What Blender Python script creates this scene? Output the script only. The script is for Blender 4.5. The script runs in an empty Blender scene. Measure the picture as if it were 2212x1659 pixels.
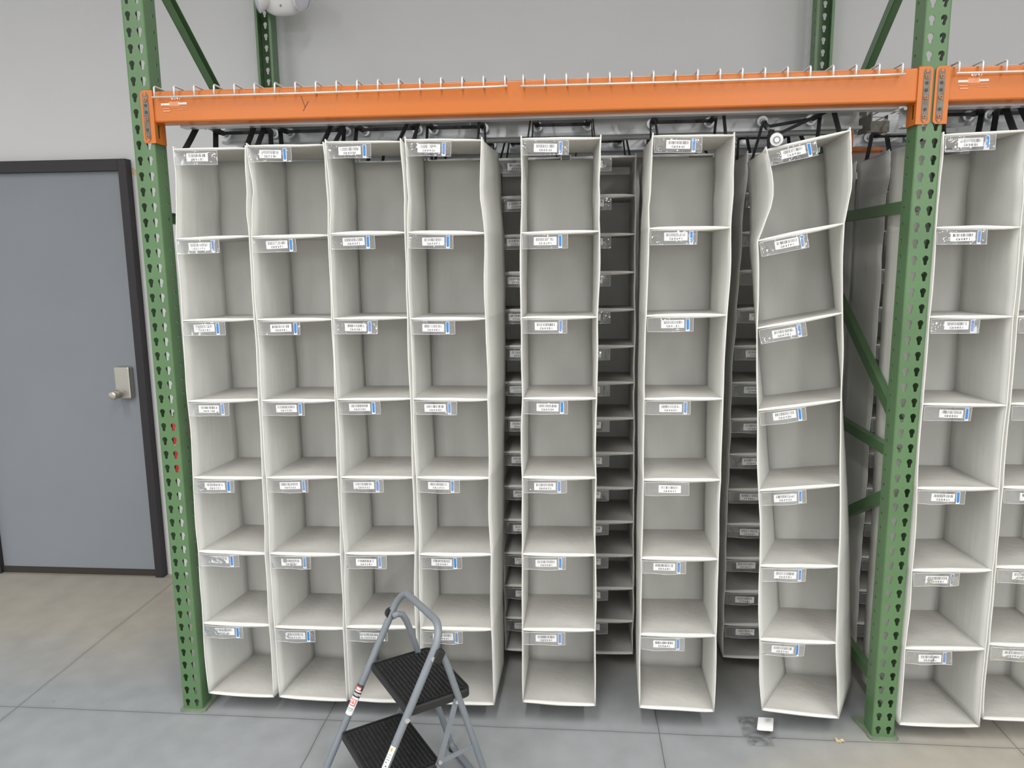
import bpy, math, random
from mathutils import Vector, Matrix, noise
random.seed(7)
SC = bpy.context.scene
COL = SC.collection
PI = math.pi

# ------------------------------------------------------------------ materials
def lin(c):
    return tuple(((v/255)/12.92 if v/255 <= .04045 else ((v/255+.055)/1.055)**2.4) for v in c)

def base_mat(name):
    m = bpy.data.materials.new(name); m.use_nodes = True
    nt = m.node_tree
    return m, nt, nt.nodes['Principled BSDF'], nt.nodes['Material Output']

def simple(name, rgb, rough=.5, metal=0., var=0., scale=8., bump=0., bscale=60., spec=.5, coat=0., anis=None):
    m, nt, b, out = base_mat(name)
    b.inputs['Roughness'].default_value = rough
    b.inputs['Metallic'].default_value = metal
    b.inputs['Specular IOR Level'].default_value = spec
    b.inputs['Coat Weight'].default_value = coat
    b.inputs['Base Color'].default_value = (*rgb, 1)
    geo = nt.nodes.new('ShaderNodeNewGeometry')
    if var:
        n = nt.nodes.new('ShaderNodeTexNoise'); n.inputs['Scale'].default_value = scale
        n.inputs['Detail'].default_value = 6
        mp = nt.nodes.new('ShaderNodeMapping')
        if anis: mp.inputs['Scale'].default_value = anis
        nt.links.new(geo.outputs['Position'], mp.inputs['Vector']); nt.links.new(mp.outputs['Vector'], n.inputs['Vector'])
        r = nt.nodes.new('ShaderNodeValToRGB')
        r.color_ramp.elements[0].position = .3; r.color_ramp.elements[1].position = .7
        r.color_ramp.elements[0].color = (*[max(0, c*(1-var)) for c in rgb], 1)
        r.color_ramp.elements[1].color = (*[min(1, c*(1+var*.6)) for c in rgb], 1)
        nt.links.new(n.outputs['Fac'], r.inputs['Fac']); nt.links.new(r.outputs['Color'], b.inputs['Base Color'])
    if bump:
        n2 = nt.nodes.new('ShaderNodeTexNoise'); n2.inputs['Scale'].default_value = bscale
        nt.links.new(geo.outputs['Position'], n2.inputs['Vector'])
        bp = nt.nodes.new('ShaderNodeBump'); bp.inputs['Strength'].default_value = bump; bp.inputs['Distance'].default_value = .01
        nt.links.new(n2.outputs['Fac'], bp.inputs['Height']); nt.links.new(bp.outputs['Normal'], b.inputs['Normal'])
    return m

def fabric(name, rgb, trans=.25, var=.06, dusty=0.):
    m, nt, b, out = base_mat(name)
    geo = nt.nodes.new('ShaderNodeNewGeometry')
    n = nt.nodes.new('ShaderNodeTexNoise'); n.inputs['Scale'].default_value = 5; n.inputs['Detail'].default_value = 5
    nt.links.new(geo.outputs['Position'], n.inputs['Vector'])
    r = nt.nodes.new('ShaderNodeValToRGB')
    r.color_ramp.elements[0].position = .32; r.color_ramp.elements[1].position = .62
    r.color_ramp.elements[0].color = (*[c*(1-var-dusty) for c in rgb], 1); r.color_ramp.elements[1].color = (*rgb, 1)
    nt.links.new(n.outputs['Fac'], r.inputs['Fac'])
    nt.links.new(r.outputs['Color'], b.inputs['Base Color'])
    b.inputs['Roughness'].default_value = .85; b.inputs['Specular IOR Level'].default_value = .15
    # embossed non-woven weave plus soft wrinkles
    n2 = nt.nodes.new('ShaderNodeTexNoise'); n2.inputs['Scale'].default_value = 14; n2.inputs['Detail'].default_value = 3
    mp = nt.nodes.new('ShaderNodeMapping'); mp.inputs['Scale'].default_value = (2.6, 2.6, .4)
    nt.links.new(geo.outputs['Position'], mp.inputs['Vector']); nt.links.new(mp.outputs['Vector'], n2.inputs['Vector'])
    bp = nt.nodes.new('ShaderNodeBump'); bp.inputs['Strength'].default_value = .22; bp.inputs['Distance'].default_value = .010
    nt.links.new(n2.outputs['Fac'], bp.inputs['Height']); nt.links.new(bp.outputs['Normal'], b.inputs['Normal'])
    if trans:
        t = nt.nodes.new('ShaderNodeBsdfTranslucent'); nt.links.new(r.outputs['Color'], t.inputs['Color'])
        mx = nt.nodes.new('ShaderNodeMixShader'); mx.inputs[0].default_value = trans
        nt.links.new(b.outputs[0], mx.inputs[1]); nt.links.new(t.outputs[0], mx.inputs[2]); nt.links.new(mx.outputs[0], out.inputs['Surface'])
    return m

def clear_plastic(name, tint=.12, bump=.6, bscale=22.):
    m, nt, b, out = base_mat(name)
    nt.nodes.remove(b)
    tr = nt.nodes.new('ShaderNodeBsdfTransparent'); tr.inputs['Color'].default_value = (.96, .965, .97, 1)
    df = nt.nodes.new('ShaderNodeBsdfDiffuse'); df.inputs['Color'].default_value = (.8, .8, .82, 1)
    gl = nt.nodes.new('ShaderNodeBsdfGlossy'); gl.inputs['Roughness'].default_value = .06
    geo = nt.nodes.new('ShaderNodeNewGeometry')
    n2 = nt.nodes.new('ShaderNodeTexNoise'); n2.inputs['Scale'].default_value = bscale; n2.inputs['Detail'].default_value = 2
    nt.links.new(geo.outputs['Position'], n2.inputs['Vector'])
    bp = nt.nodes.new('ShaderNodeBump'); bp.inputs['Strength'].default_value = bump; bp.inputs['Distance'].default_value = .02
    nt.links.new(n2.outputs['Fac'], bp.inputs['Height']); nt.links.new(bp.outputs['Normal'], gl.inputs['Normal'])
    a = nt.nodes.new('ShaderNodeMixShader'); a.inputs[0].default_value = tint
    nt.links.new(tr.outputs[0], a.inputs[1]); nt.links.new(df.outputs[0], a.inputs[2])
    fr = nt.nodes.new('ShaderNodeFresnel'); fr.inputs['IOR'].default_value = 1.5
    nt.links.new(bp.outputs['Normal'], fr.inputs['Normal'])
    mu = nt.nodes.new('ShaderNodeMath'); mu.operation = 'MULTIPLY'; mu.inputs[1].default_value = 1.6
    nt.links.new(fr.outputs[0], mu.inputs[0])
    f = nt.nodes.new('ShaderNodeMixShader'); nt.links.new(mu.outputs[0], f.inputs[0])
    nt.links.new(a.outputs[0], f.inputs[1]); nt.links.new(gl.outputs[0], f.inputs[2]); nt.links.new(f.outputs[0], out.inputs['Surface'])
    return m

def floor_mat():
    m, nt, b, out = base_mat('painted_concrete')
    N = nt.nodes; Lk = nt.links.new
    geo = N.new('ShaderNodeNewGeometry'); sp = N.new('ShaderNodeSeparateXYZ'); Lk(geo.outputs['Position'], sp.inputs[0])
    def math_(op, a, v=None, b_=None):
        n = N.new('ShaderNodeMath'); n.operation = op
        for i, q in enumerate((a, v, b_)):
            if q is None: continue
            if isinstance(q, (int, float)): n.inputs[i].default_value = q
            else: Lk(q, n.inputs[i])
        return n.outputs[0]
    def saw(coord, off, per):
        a = math_('ADD', coord, off); a = math_('DIVIDE', a, per); a = math_('ADD', a, .5)
        a = math_('FRACT', a); a = math_('SUBTRACT', a, .5); a = math_('ABSOLUTE', a)
        return math_('MULTIPLY', a, per)
    wob = N.new('ShaderNodeTexNoise'); wob.inputs['Scale'].default_value = 3.; Lk(geo.outputs['Position'], wob.inputs['Vector'])
    w = math_('MULTIPLY', math_('SUBTRACT', wob.outputs['Fac'], .5), .012)
    dx = saw(math_('ADD', sp.outputs['X'], w), .69, 1.2165)
    dy = saw(math_('ADD', sp.outputs['Y'], w), .022, 1.192)
    d = math_('MINIMUM', dx, dy)
    joint = math_('LESS_THAN', d, .0017)
    halo = N.new('ShaderNodeMapRange'); Lk(d, halo.inputs['Value']); halo.inputs['From Max'].default_value = .02
    halo.inputs['To Min'].default_value = .90; halo.inputs['To Max'].default_value = 1.
    # zones: grey coating in front, bare beige slab by the wall and bottom right
    nz = N.new('ShaderNodeTexNoise'); nz.inputs['Scale'].default_value = 1.3; nz.inputs['Detail'].default_value = 5; Lk(geo.outputs['Position'], nz.inputs['Vector'])
    nf = math_('MULTIPLY', math_('SUBTRACT', nz.outputs['Fac'], .5), 1.5)
    zone = math_('ADD', math_('MULTIPLY', math_('SUBTRACT', sp.outputs['Y'], .32), 1.8), nf)
    right = math_('ADD', math_('MULTIPLY', math_('SUBTRACT', math_('SUBTRACT', sp.outputs['X'], math_('MULTIPLY', sp.outputs['Y'], 1.6)), 2.35), 1.9), nf)
    zone = math_('MAXIMUM', zone, math_('MULTIPLY', right, .8))
    zr = N.new('ShaderNodeClamp'); Lk(math_('ADD', zone, .3), zr.inputs['Value'])
    mixz = N.new('ShaderNodeMixRGB'); Lk(zr.outputs[0], mixz.inputs['Fac'])
    mixz.inputs[1].default_value = (*lin((143, 146, 148)), 1); mixz.inputs[2].default_value = (*lin((164, 159, 149)), 1)
    n1 = N.new('ShaderNodeTexNoise'); n1.inputs['Scale'].default_value = 9; n1.inputs['Detail'].default_value = 8; Lk(geo.outputs['Position'], n1.inputs['Vector'])
    r1 = N.new('ShaderNodeMapRange'); Lk(n1.outputs['Fac'], r1.inputs['Value']); r1.inputs['From Min'].default_value = .3; r1.inputs['From Max'].default_value = .7
    r1.inputs['To Min'].default_value = .9; r1.inputs['To Max'].default_value = 1.06
    vor = N.new('ShaderNodeTexVoronoi'); vor.inputs['Scale'].default_value = 3.1; vor.inputs['Randomness'].default_value = 1.; Lk(geo.outputs['Position'], vor.inputs['Vector'])
    sc = N.new('ShaderNodeMapRange'); Lk(vor.outputs['Distance'], sc.inputs['Value']); sc.inputs['From Min'].default_value = .02; sc.inputs['From Max'].default_value = .035
    sc.inputs['To Min'].default_value = .72; sc.inputs['To Max'].default_value = 1.
    tot = math_('MULTIPLY', math_('MULTIPLY', r1.outputs[0], halo.outputs[0]), sc.outputs[0])
    tot = math_('MULTIPLY', tot, math_('SUBTRACT', 1., math_('MULTIPLY', joint, .55)))
    vm = N.new('ShaderNodeVectorMath'); vm.operation = 'SCALE'; Lk(mixz.outputs[0], vm.inputs[0]); Lk(tot, vm.inputs['Scale'])
    Lk(vm.outputs[0], b.inputs['Base Color'])
    rr = N.new('ShaderNodeMapRange'); Lk(n1.outputs['Fac'], rr.inputs['Value']); rr.inputs['To Min'].default_value = .38; rr.inputs['To Max'].default_value = .62
    Lk(rr.outputs[0], b.inputs['Roughness'])
    b.inputs['Specular IOR Level'].default_value = .35
    bp = N.new('ShaderNodeBump'); bp.inputs['Strength'].default_value = .12; bp.inputs['Distance'].default_value = .01
    Lk(n1.outputs['Fac'], bp.inputs['Height']); Lk(bp.outputs['Normal'], b.inputs['Normal'])
    return m

M = dict(
    fab=fabric('white_nonwoven_fabric', lin((241, 241, 238)), .45),
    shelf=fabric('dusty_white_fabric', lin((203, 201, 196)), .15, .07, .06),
    hem=fabric('hem_fabric', lin((224, 223, 218)), .1, .03),
    rag=fabric('yellowed_fabric', lin((220, 218, 200)), .25),
    plastic=clear_plastic('clear_vinyl'),
    rim=simple('vinyl_edge', lin((200, 202, 205)), .18, spec=.8),
    card=simple('white_label_paper', lin((238, 238, 238)), .6),
    ink=simple('black_ink', lin((58, 58, 60)), .6),
    blue=simple('blue_sticker', lin((45, 120, 190)), .5),
    green=simple('green_rack_paint', lin((84, 116, 78)), .34, var=.12, scale=5, bump=.06, bscale=90, spec=.5),
    greenplate=simple('worn_green_plate', lin((118, 130, 112)), .5, var=.2, scale=20),
    orange=simple('orange_beam_paint', lin((190, 102, 24)), .36, var=.06, scale=3, bump=.03, bscale=120, spec=.55),
    zinc=simple('galvanised_steel', lin((208, 211, 213)), .32, metal=.45, var=.18, scale=12, anis=(.3, 3, 3)),
    zincdark=simple('bare_connector_steel', lin((112, 108, 100)), .5, metal=.5, var=.25, scale=60),
    wire=simple('zinc_wire', lin((214, 214, 212)), .35, metal=.35),
    webbing=simple('black_webbing', (.012, .012, .016), .75, bump=.3, bscale=500),
    sleeve=simple('black_foam_sleeve', (.02, .02, .022), .8),
    rod=simple('axle_steel', lin((160, 162, 165)), .3, metal=.9),
    roller=simple('white_nylon_roller', lin((222, 224, 228)), .35, spec=.5),
    rollerhub=simple('grey_roller_hub', lin((140, 142, 146)), .4, metal=.3),
    wall=simple('painted_drywall', lin((205, 205, 206)), .7, var=.02, scale=2, bump=.05, bscale=200, spec=.25),
    ceil=simple('ceiling_white', lin((200, 200, 200)), .8),
    door=simple('blue_grey_door_paint', lin((132, 137, 143)), .5, var=.03, scale=3, bump=.04, bscale=300, spec=.35),
    doorframe=simple('black_frame_paint', lin((46, 43, 46)), .5, spec=.4),
    dark=simple('dark_threshold', lin((52, 46, 40)), .7),
    nickel=simple('satin_nickel', lin((190, 186, 178)), .38, metal=.75),
    red=simple('red_enamel', lin((190, 30, 45)), .3, spec=.5),
    blackplastic=simple('black_plastic', (.012, .012, .013), .45),
    tread=simple('worn_black_tread', (.013, .013, .014), .55, var=.6, scale=70, anis=(1, 1, 1), bump=.3, bscale=200),
    laddergrey=simple('grey_powder_coat', lin((114, 120, 126)), .38, var=.05, scale=12, spec=.5),
    rivet=simple('bright_rivet', lin((215, 215, 215)), .25, metal=.8),
    stickred=simple('sticker_red', lin((196, 60, 66)), .5),
    stickpink=simple('sticker_pink', lin((236, 196, 190)), .5),
    stickorange=simple('sticker_orange', lin((222, 150, 60)), .5),
    housing=simple('white_housing', lin((225, 225, 225)), .45),
    lens=simple('frosted_lamp_lens', lin((205, 206, 215)), .3),
    decal=simple('white_decal', lin((235, 222, 214)), .55),
    faded=simple('faded_decal', lin((222, 150, 110)), .5),
    tan=simple('tan_paper', lin((205, 184, 150)), .8, var=.2, scale=200),
    floor=floor_mat(),
)

# ------------------------------------------------------------------ mesh builder
class MB:
    def __init__(s): s.v = []; s.f = []; s.m = []
    def face(s, pts, mi=0):
        i = len(s.v); s.v += [tuple(p) for p in pts]; s.f.append(tuple(range(i, i+len(pts)))); s.m.append(mi)
    def quadstrip(s, rings, mi=0, closed=True, caps=False):
        i = len(s.v); n = len(rings[0])
        for r in rings: s.v += [tuple(p) for p in r]
        for a in range(len(rings)-1):
            for k in range(n if closed else n-1):
                k2 = (k+1) % n
                s.f.append((i+a*n+k, i+a*n+k2, i+(a+1)*n+k2, i+(a+1)*n+k)); s.m.append(mi)
        if caps:
            s.f.append(tuple(i+k for k in range(n))[::-1]); s.m.append(mi)
            j = i+(len(rings)-1)*n
            s.f.append(tuple(j+k for k in range(n))); s.m.append(mi)
    def box(s, x0, x1, y0, y1, z0, z1, mi=0):
        if x0 > x1: x0, x1 = x1, x0
        i = len(s.v)
        s.v += [(x0,y0,z0),(x1,y0,z0),(x1,y1,z0),(x0,y1,z0),(x0,y0,z1),(x1,y0,z1),(x1,y1,z1),(x0,y1,z1)]
        for f in ((0,3,2,1),(4,5,6,7),(0,1,5,4),(1,2,6,5),(2,3,7,6),(3,0,4,7)):
            s.f.append(tuple(i+k for k in f)); s.m.append(mi)
    def obox(s, c, ax, ay, az, mi=0):
        c = Vector(c); ax = Vector(ax); ay = Vector(ay); az = Vector(az)
        i = len(s.v)
        for sx, sy, sz in ((-1,-1,-1),(1,-1,-1),(1,1,-1),(-1,1,-1),(-1,-1,1),(1,-1,1),(1,1,1),(-1,1,1)):
            s.v.append(tuple(c+ax*sx+ay*sy+az*sz))
        for f in ((0,3,2,1),(4,5,6,7),(0,1,5,4),(1,2,6,5),(2,3,7,6),(3,0,4,7)):
            s.f.append(tuple(i+k for k in f)); s.m.append(mi)
    def tube(s, path, r, n=10, mi=0, sx=1., caps=True):
        P = [Vector(p) for p in path]; rings = []
        up = None
        for i, p in enumerate(P):
            t = (P[min(i+1, len(P)-1)]-P[max(i-1, 0)]).normalized()
            if up is None:
                up = Vector((0,0,1)) if abs(t.z) < .9 else Vector((1,0,0))
            a = (up - t*up.dot(t)).normalized(); b = t.cross(a); up = a
            rr = r[i] if isinstance(r, (list, tuple)) else r
            rings.append([p + a*math.cos(2*PI*k/n)*rr + b*math.sin(2*PI*k/n)*rr*sx for k in range(n)])
        s.quadstrip(rings, mi, True, caps)
    def disc(s, c, axis, r, t, n=20, mi=0):
        c = Vector(c); axis = Vector(axis).normalized()
        s.tube([c-axis*t/2, c+axis*t/2], r, n, mi)
    def grid(s, fn, nu, nv, mi=0):
        i = len(s.v)
        for a in range(nu+1):
            for b in range(nv+1): s.v.append(tuple(fn(a/nu, b/nv)))
        for a in range(nu):
            for b in range(nv):
                k = i+a*(nv+1)+b
                s.f.append((k, k+1, k+nv+2, k+nv+1)); s.m.append(mi)
    def build(s, name, mats, parent=None, smooth=False, solid=0., bevel=0., origin=None):
        me = bpy.data.meshes.new(name)
        o = Vector(origin) if origin is not None else (Vector(parent['_o']) if parent is not None and '_o' in parent else Vector((0,0,0)))
        me.from_pydata([tuple(Vector(v)-o) for v in s.v], [], s.f)
        if not isinstance(mats, (list, tuple)): mats = [mats]
        for m_ in mats: me.materials.append(m_)
        me.polygons.foreach_set('material_index', s.m)
        if smooth: me.polygons.foreach_set('use_smooth', [True]*len(s.f))
        me.update()
        ob = bpy.data.objects.new(name, me); COL.objects.link(ob)
        if parent is not None: ob.parent = parent; ob['_o'] = tuple(o)
        elif origin is not None: ob.location = o; ob['_o'] = tuple(o)
        if solid:
            md = ob.modifiers.new('thick', 'SOLIDIFY'); md.thickness = solid; md.offset = 0
        if bevel:
            md = ob.modifiers.new('bevel', 'BEVEL'); md.width = bevel; md.segments = 2; md.limit_method = 'ANGLE'; md.angle_limit = .7
        return ob

def thing(name, label, cat, loc=(0,0,0), group=None):
    o = bpy.data.objects.new(name, None); COL.objects.link(o); o.location = loc; o.empty_display_size = .1
    o['_o'] = tuple(loc); o['label'] = label; o['category'] = cat
    if group: o['group'] = group
    return o
def tag(o, label, cat, group=None, kind=None):
    o['label'] = label; o['category'] = cat
    if group: o['group'] = group
    if kind: o['kind'] = kind
    return o
def struct(o): o['kind'] = 'structure'; return o

# ------------------------------------------------------------------ glyphs for the writing
_gl = {}
def glyph(ch):
    if ch not in _gl:
        c = bpy.data.curves.new('g', 'FONT'); c.body = ch; c.size = 1.; c.resolution_u = 3; c.offset = .035
        ob = bpy.data.objects.new('g', c); COL.objects.link(ob)
        dg = bpy.context.evaluated_depsgraph_get(); dg.update()
        me = bpy.data.meshes.new_from_object(ob.evaluated_get(dg))
        vs = [v.co.copy() for v in me.vertices]; fs = [tuple(p.vertices) for p in me.polygons]
        w = (max([v.x for v in vs]) if vs else .3)
        _gl[ch] = (vs, fs, w)
        bpy.data.objects.remove(ob); bpy.data.curves.remove(c); bpy.data.meshes.remove(me)
    return _gl[ch]
def text(mb, s, o, ex, ez, h, mi, adv=.74, sx=1.15):
    """letters of height h from point o, running along ex, standing along ez"""
    o = Vector(o); ex = Vector(ex); ez = Vector(ez); sc = h/.72; x = 0
    for ch in s:
        if ch != ' ':
            vs, fs, w = glyph(ch)
            i = len(mb.v)
            for v in vs: mb.v.append(tuple(o + ex*((x+v.x*sx)*sc) + ez*(v.y*sc)))
            for f in fs: mb.f.append(tuple(i+k for k in f)); mb.m.append(mi)
        x += adv*sx
    return x*sc

# ================================================================== THE ROOM
WY = 1.21
m = MB(); m.box(-7, 9, -14, 2.0, -.12, 0); struct(m.build('floor', M['floor']))
m = MB(); m.box(-7, 9, WY, WY+.15, 0, 4.6); struct(m.build('wall_back', M['wall']))
m = MB(); m.box(-7, 9, -14, WY, 4.6, 4.72); struct(m.build('ceiling', M['ceil']))

# door with its black frame
dr = bpy.data.objects.new('door_1', None); COL.objects.link(dr); dr.location = (-1.26, WY-.02, 0); dr['_o'] = (-1.26, WY-.02, 0); struct(dr)
m = MB(); m.box(-1.707, -.818, WY-.022, WY-.001, .035, 2.133); m.build('door_leaf', M['door'], dr)
m = MB()
m.box(-.818, -.775, WY-.05, WY-.001, .0, 2.19); m.box(-1.752, -1.707, WY-.05, WY-.001, .0, 2.19); m.box(-1.707, -.818, WY-.05, WY-.001, 2.133, 2.19)
m.build('door_frame', M['doorframe'], dr, bevel=.002)
m = MB(); m.box(-1.707, -.818, WY-.03, WY-.001, .001, .035); m.build('threshold', M['dark'], dr)
m = MB(); m.box(-.936, -.853, WY-.06, WY-.022, .985, 1.152)
lk = m.build('door_lock', M['nickel'], dr, bevel=.008)
m = MB(); c = Vector((-.918, WY-.06, 1.012))
prof = [(0, .021), (.006, .023), (.014, .015), (.028, .0135), (.034, .022), (.052, .0235), (.060, .019), (.062, .008), (.062, .0)]
rings = [[(c.x+r*math.cos(2*PI*k/24), c.y-d, c.z+r*math.sin(2*PI*k/24)) for k in range(24)] for d, r in prof]
m.quadstrip(rings); m.build('lock_knob', M['nickel'], lk, smooth=True)

# torn drywall scrap beside the frame head
m = MB()
pts = [(-.775, 2.118), (-.757, 2.114), (-.745, 2.120), (-.738, 2.132), (-.752, 2.139), (-.760, 2.148), (-.775, 2.152)]
m.face([(x, WY-.0015, z) for x, z in pts]); struct(m.build('trim_1', M['tan']))

# ================================================================== PALLET RACK
PITCH = .0508; W = 2.521
def tear(n=26):
    """teardrop outline, pointed end down: (du, dv)"""
    R, r, d = .0091, .0053, .0160
    out = []
    for k in range(n):
        a = 2*PI*k/n
        # support-like union of two circles joined by tangents
        dx_, dz_ = math.cos(a), math.sin(a)
        best = 0
        for t, rr in ((0, R), (.30, R*.80), (.5, r*1.08), (.72, r), (1, r)):
            cz = -d*t+.0045
            # ray from (0,-.001) intersect circle centre (0,cz) radius rr
            bq = -dz_*(cz+.001); cq = (cz+.001)**2-rr*rr; disc = bq*bq-cq
            if disc >= 0: best = max(best, -bq+math.sqrt(disc))
        out.append((dx_*best, dz_*best-.001))
    return out
def circ(r, n=10): return [(r*math.cos(2*PI*k/n), r*math.sin(2*PI*k/n)) for k in range(n)]
def cell(mb, f, u0, u1, v0, v1, cu, cv, hole, t, mi=0):
    """rectangular cell with a hole; f(u,v,depth)->3d; adds front, back and hole wall"""
    n = len(hole); ring = []; rect = []
    angs = []
    for du, dv in hole:
        ring.append((cu+du, cv+dv))
    for du, dv in hole:
        a = math.atan2(dv, du); c_, s_ = math.cos(a), math.sin(a)
        ts = []
        if c_ > 1e-9: ts.append((u1-cu)/c_)
        if c_ < -1e-9: ts.append((u0-cu)/c_)
        if s_ > 1e-9: ts.append((v1-cv)/s_)
        if s_ < -1e-9: ts.append((v0-cv)/s_)
        tt = min(ts); rect.append((cu+c_*tt, cv+s_*tt))
    def side(p):
        e = 1e-7
        if abs(p[0]-u1) < e: return 0
        if abs(p[1]-v1) < e: return 1
        if abs(p[0]-u0) < e: return 2
        return 3
    corners = {(0,1): (u1,v1), (1,2): (u0,v1), (2,3): (u0,v0), (3,0): (u1,v0)}
    for k in range(n):
        k2 = (k+1) % n; a, b_ = rect[k], rect[k2]; sa, sb = side(a), side(b_)
        poly = [ring[k], a]
        if sa != sb and (sa, sb) in corners: poly.append(corners[(sa, sb)])
        poly += [b_, ring[k2]]
        mb.face([f(u, v, 0) for u, v in poly], mi)
        mb.face([f(u, v, t) for u, v in poly][::-1], mi)
        mb.face([f(*ring[k], 0), f(*ring[k2], 0), f(*ring[k2], t), f(*ring[k], t)], mi)
def post_mesh(rows, flip=1):
    """perforated channel: face on y=0, flanges going +y (flip=-1 mirrors)"""
    mb = MB(); T = .0025; H = tear(); C = circ(.0058)
    z0 = .0345-PITCH/2+.0
    hw = .038; R = .006
    F = lambda u, v, d: (u, flip*d, v)
    def FL(sx): return lambda u, v, d: (sx*(hw-d), flip*u, v)
    for k in range(rows):
        v0 = z0+k*PITCH; v1 = v0+PITCH
        if k == 0: v0 = .008
        zc = .0345+k*PITCH
        cell(mb, F, -hw+R, 0, v0, v1, -.0176, zc, H, T)
        cell(mb, F, 0, hw-R, v0, v1, .0176, zc, H, T)
        for sx in (-1, 1):
            cell(mb, FL(sx), R, .07, v0, v1, .053, min(v1-.008, zc+.012), C, T)
    ztop = z0+rows*PITCH; zb = .008
    for sx in (-1, 1):
        prev = None
        for q in range(5):
            a = PI/2*q/4
            p = (sx*(hw-R+R*math.sin(a)), flip*(R-R*math.cos(a)))
            if prev: mb.face([(prev[0], prev[1], zb), (p[0], p[1], zb), (p[0], p[1], ztop), (prev[0], prev[1], ztop)])
            prev = p
        # return lips at the open side
        xa, xb = sx*hw, sx*(hw-.0115)
        mb.box(min(xa, xb), max(xa, xb), min(flip*.07, flip*(.07+T)), max(flip*.07, flip*(.07+T)), zb, ztop)
    return mb
RY = 1.15      # outer face of the rear posts
def brace(mb, y0, z0, y1, z1, x=0., hw=.019, hd=.014):
    p = Vector((x, y0, z0)); q = Vector((x, y1, z1)); d = (q-p); L = d.length; d.normalize()
    n = Vector((1,0,0)).cross(d); c = (p+q)/2; t = .0013
    mb.obox(c+n*(hw-t), d*L/2, n*t, Vector((hd,0,0))); mb.obox(c-n*(hw-t), d*L/2, n*t, Vector((hd,0,0)))
    mb.obox(c-Vector((hd-t,0,0)), d*L/2, n*hw, Vector((t,0,0)))
def make_frame(x, label, rear_dy=0.):
    t = thing('pallet_rack_frame', label, 'rack frame', (x, 0, 0), 'green upright frames of the pallet rack')
    root = t
    def shifted(mb, dx, dy):
        mb.v = [(v[0]+dx, v[1]+dy, v[2]) for v in mb.v]; return mb
    shifted(post_mesh(60), x, 0).build('front_post', M['green'], root)
    shifted(post_mesh(60, -1), x, RY+rear_dy).build('rear_post', M['green'], root)
    for (y0, z0, y1, z1) in ((.07, 1.832, RY-.07, 1.832), (.07, 1.012, RY-.07, 1.012), (.07, .169, RY-.07, .169),
                             (.07, 1.12, RY-.07, 1.745), (.07, .876, RY-.07, .345), (.07, 2.72, RY-.07, 1.975)):
        mb = MB(); brace(mb, y0, z0, y1+rear_dy, z1, x); mb.build('brace', M['green'], root)
    for y0, y1 in ((-.014, .122), (RY+rear_dy-.122, RY+rear_dy+.014)):
        mb = MB()
        pts = [(-.048, y0+.01), (-.04, y0), (.04, y0), (.052, y0+.01), (.052, y1-.01), (.044, y1), (-.058, y1), (-.066, y1-.008), (-.048, y0+.04)]
        mb.face([(x+a, b, .008) for a, b in pts]); mb.face([(x+a, b, .0) for a, b in pts][::-1])
        mb.quadstrip([[(x+a, b, 0) for a, b in pts], [(x+a, b, .008) for a, b in pts]])
        bp = mb.build('base_plate', M['greenplate'], root)
    return t
make_frame(0., 'green perforated steel upright frame nearest the grey door, left end of the orange beam')
make_frame(W, 'green perforated steel upright frame right of the crooked organizer, where two orange beams meet')

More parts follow.
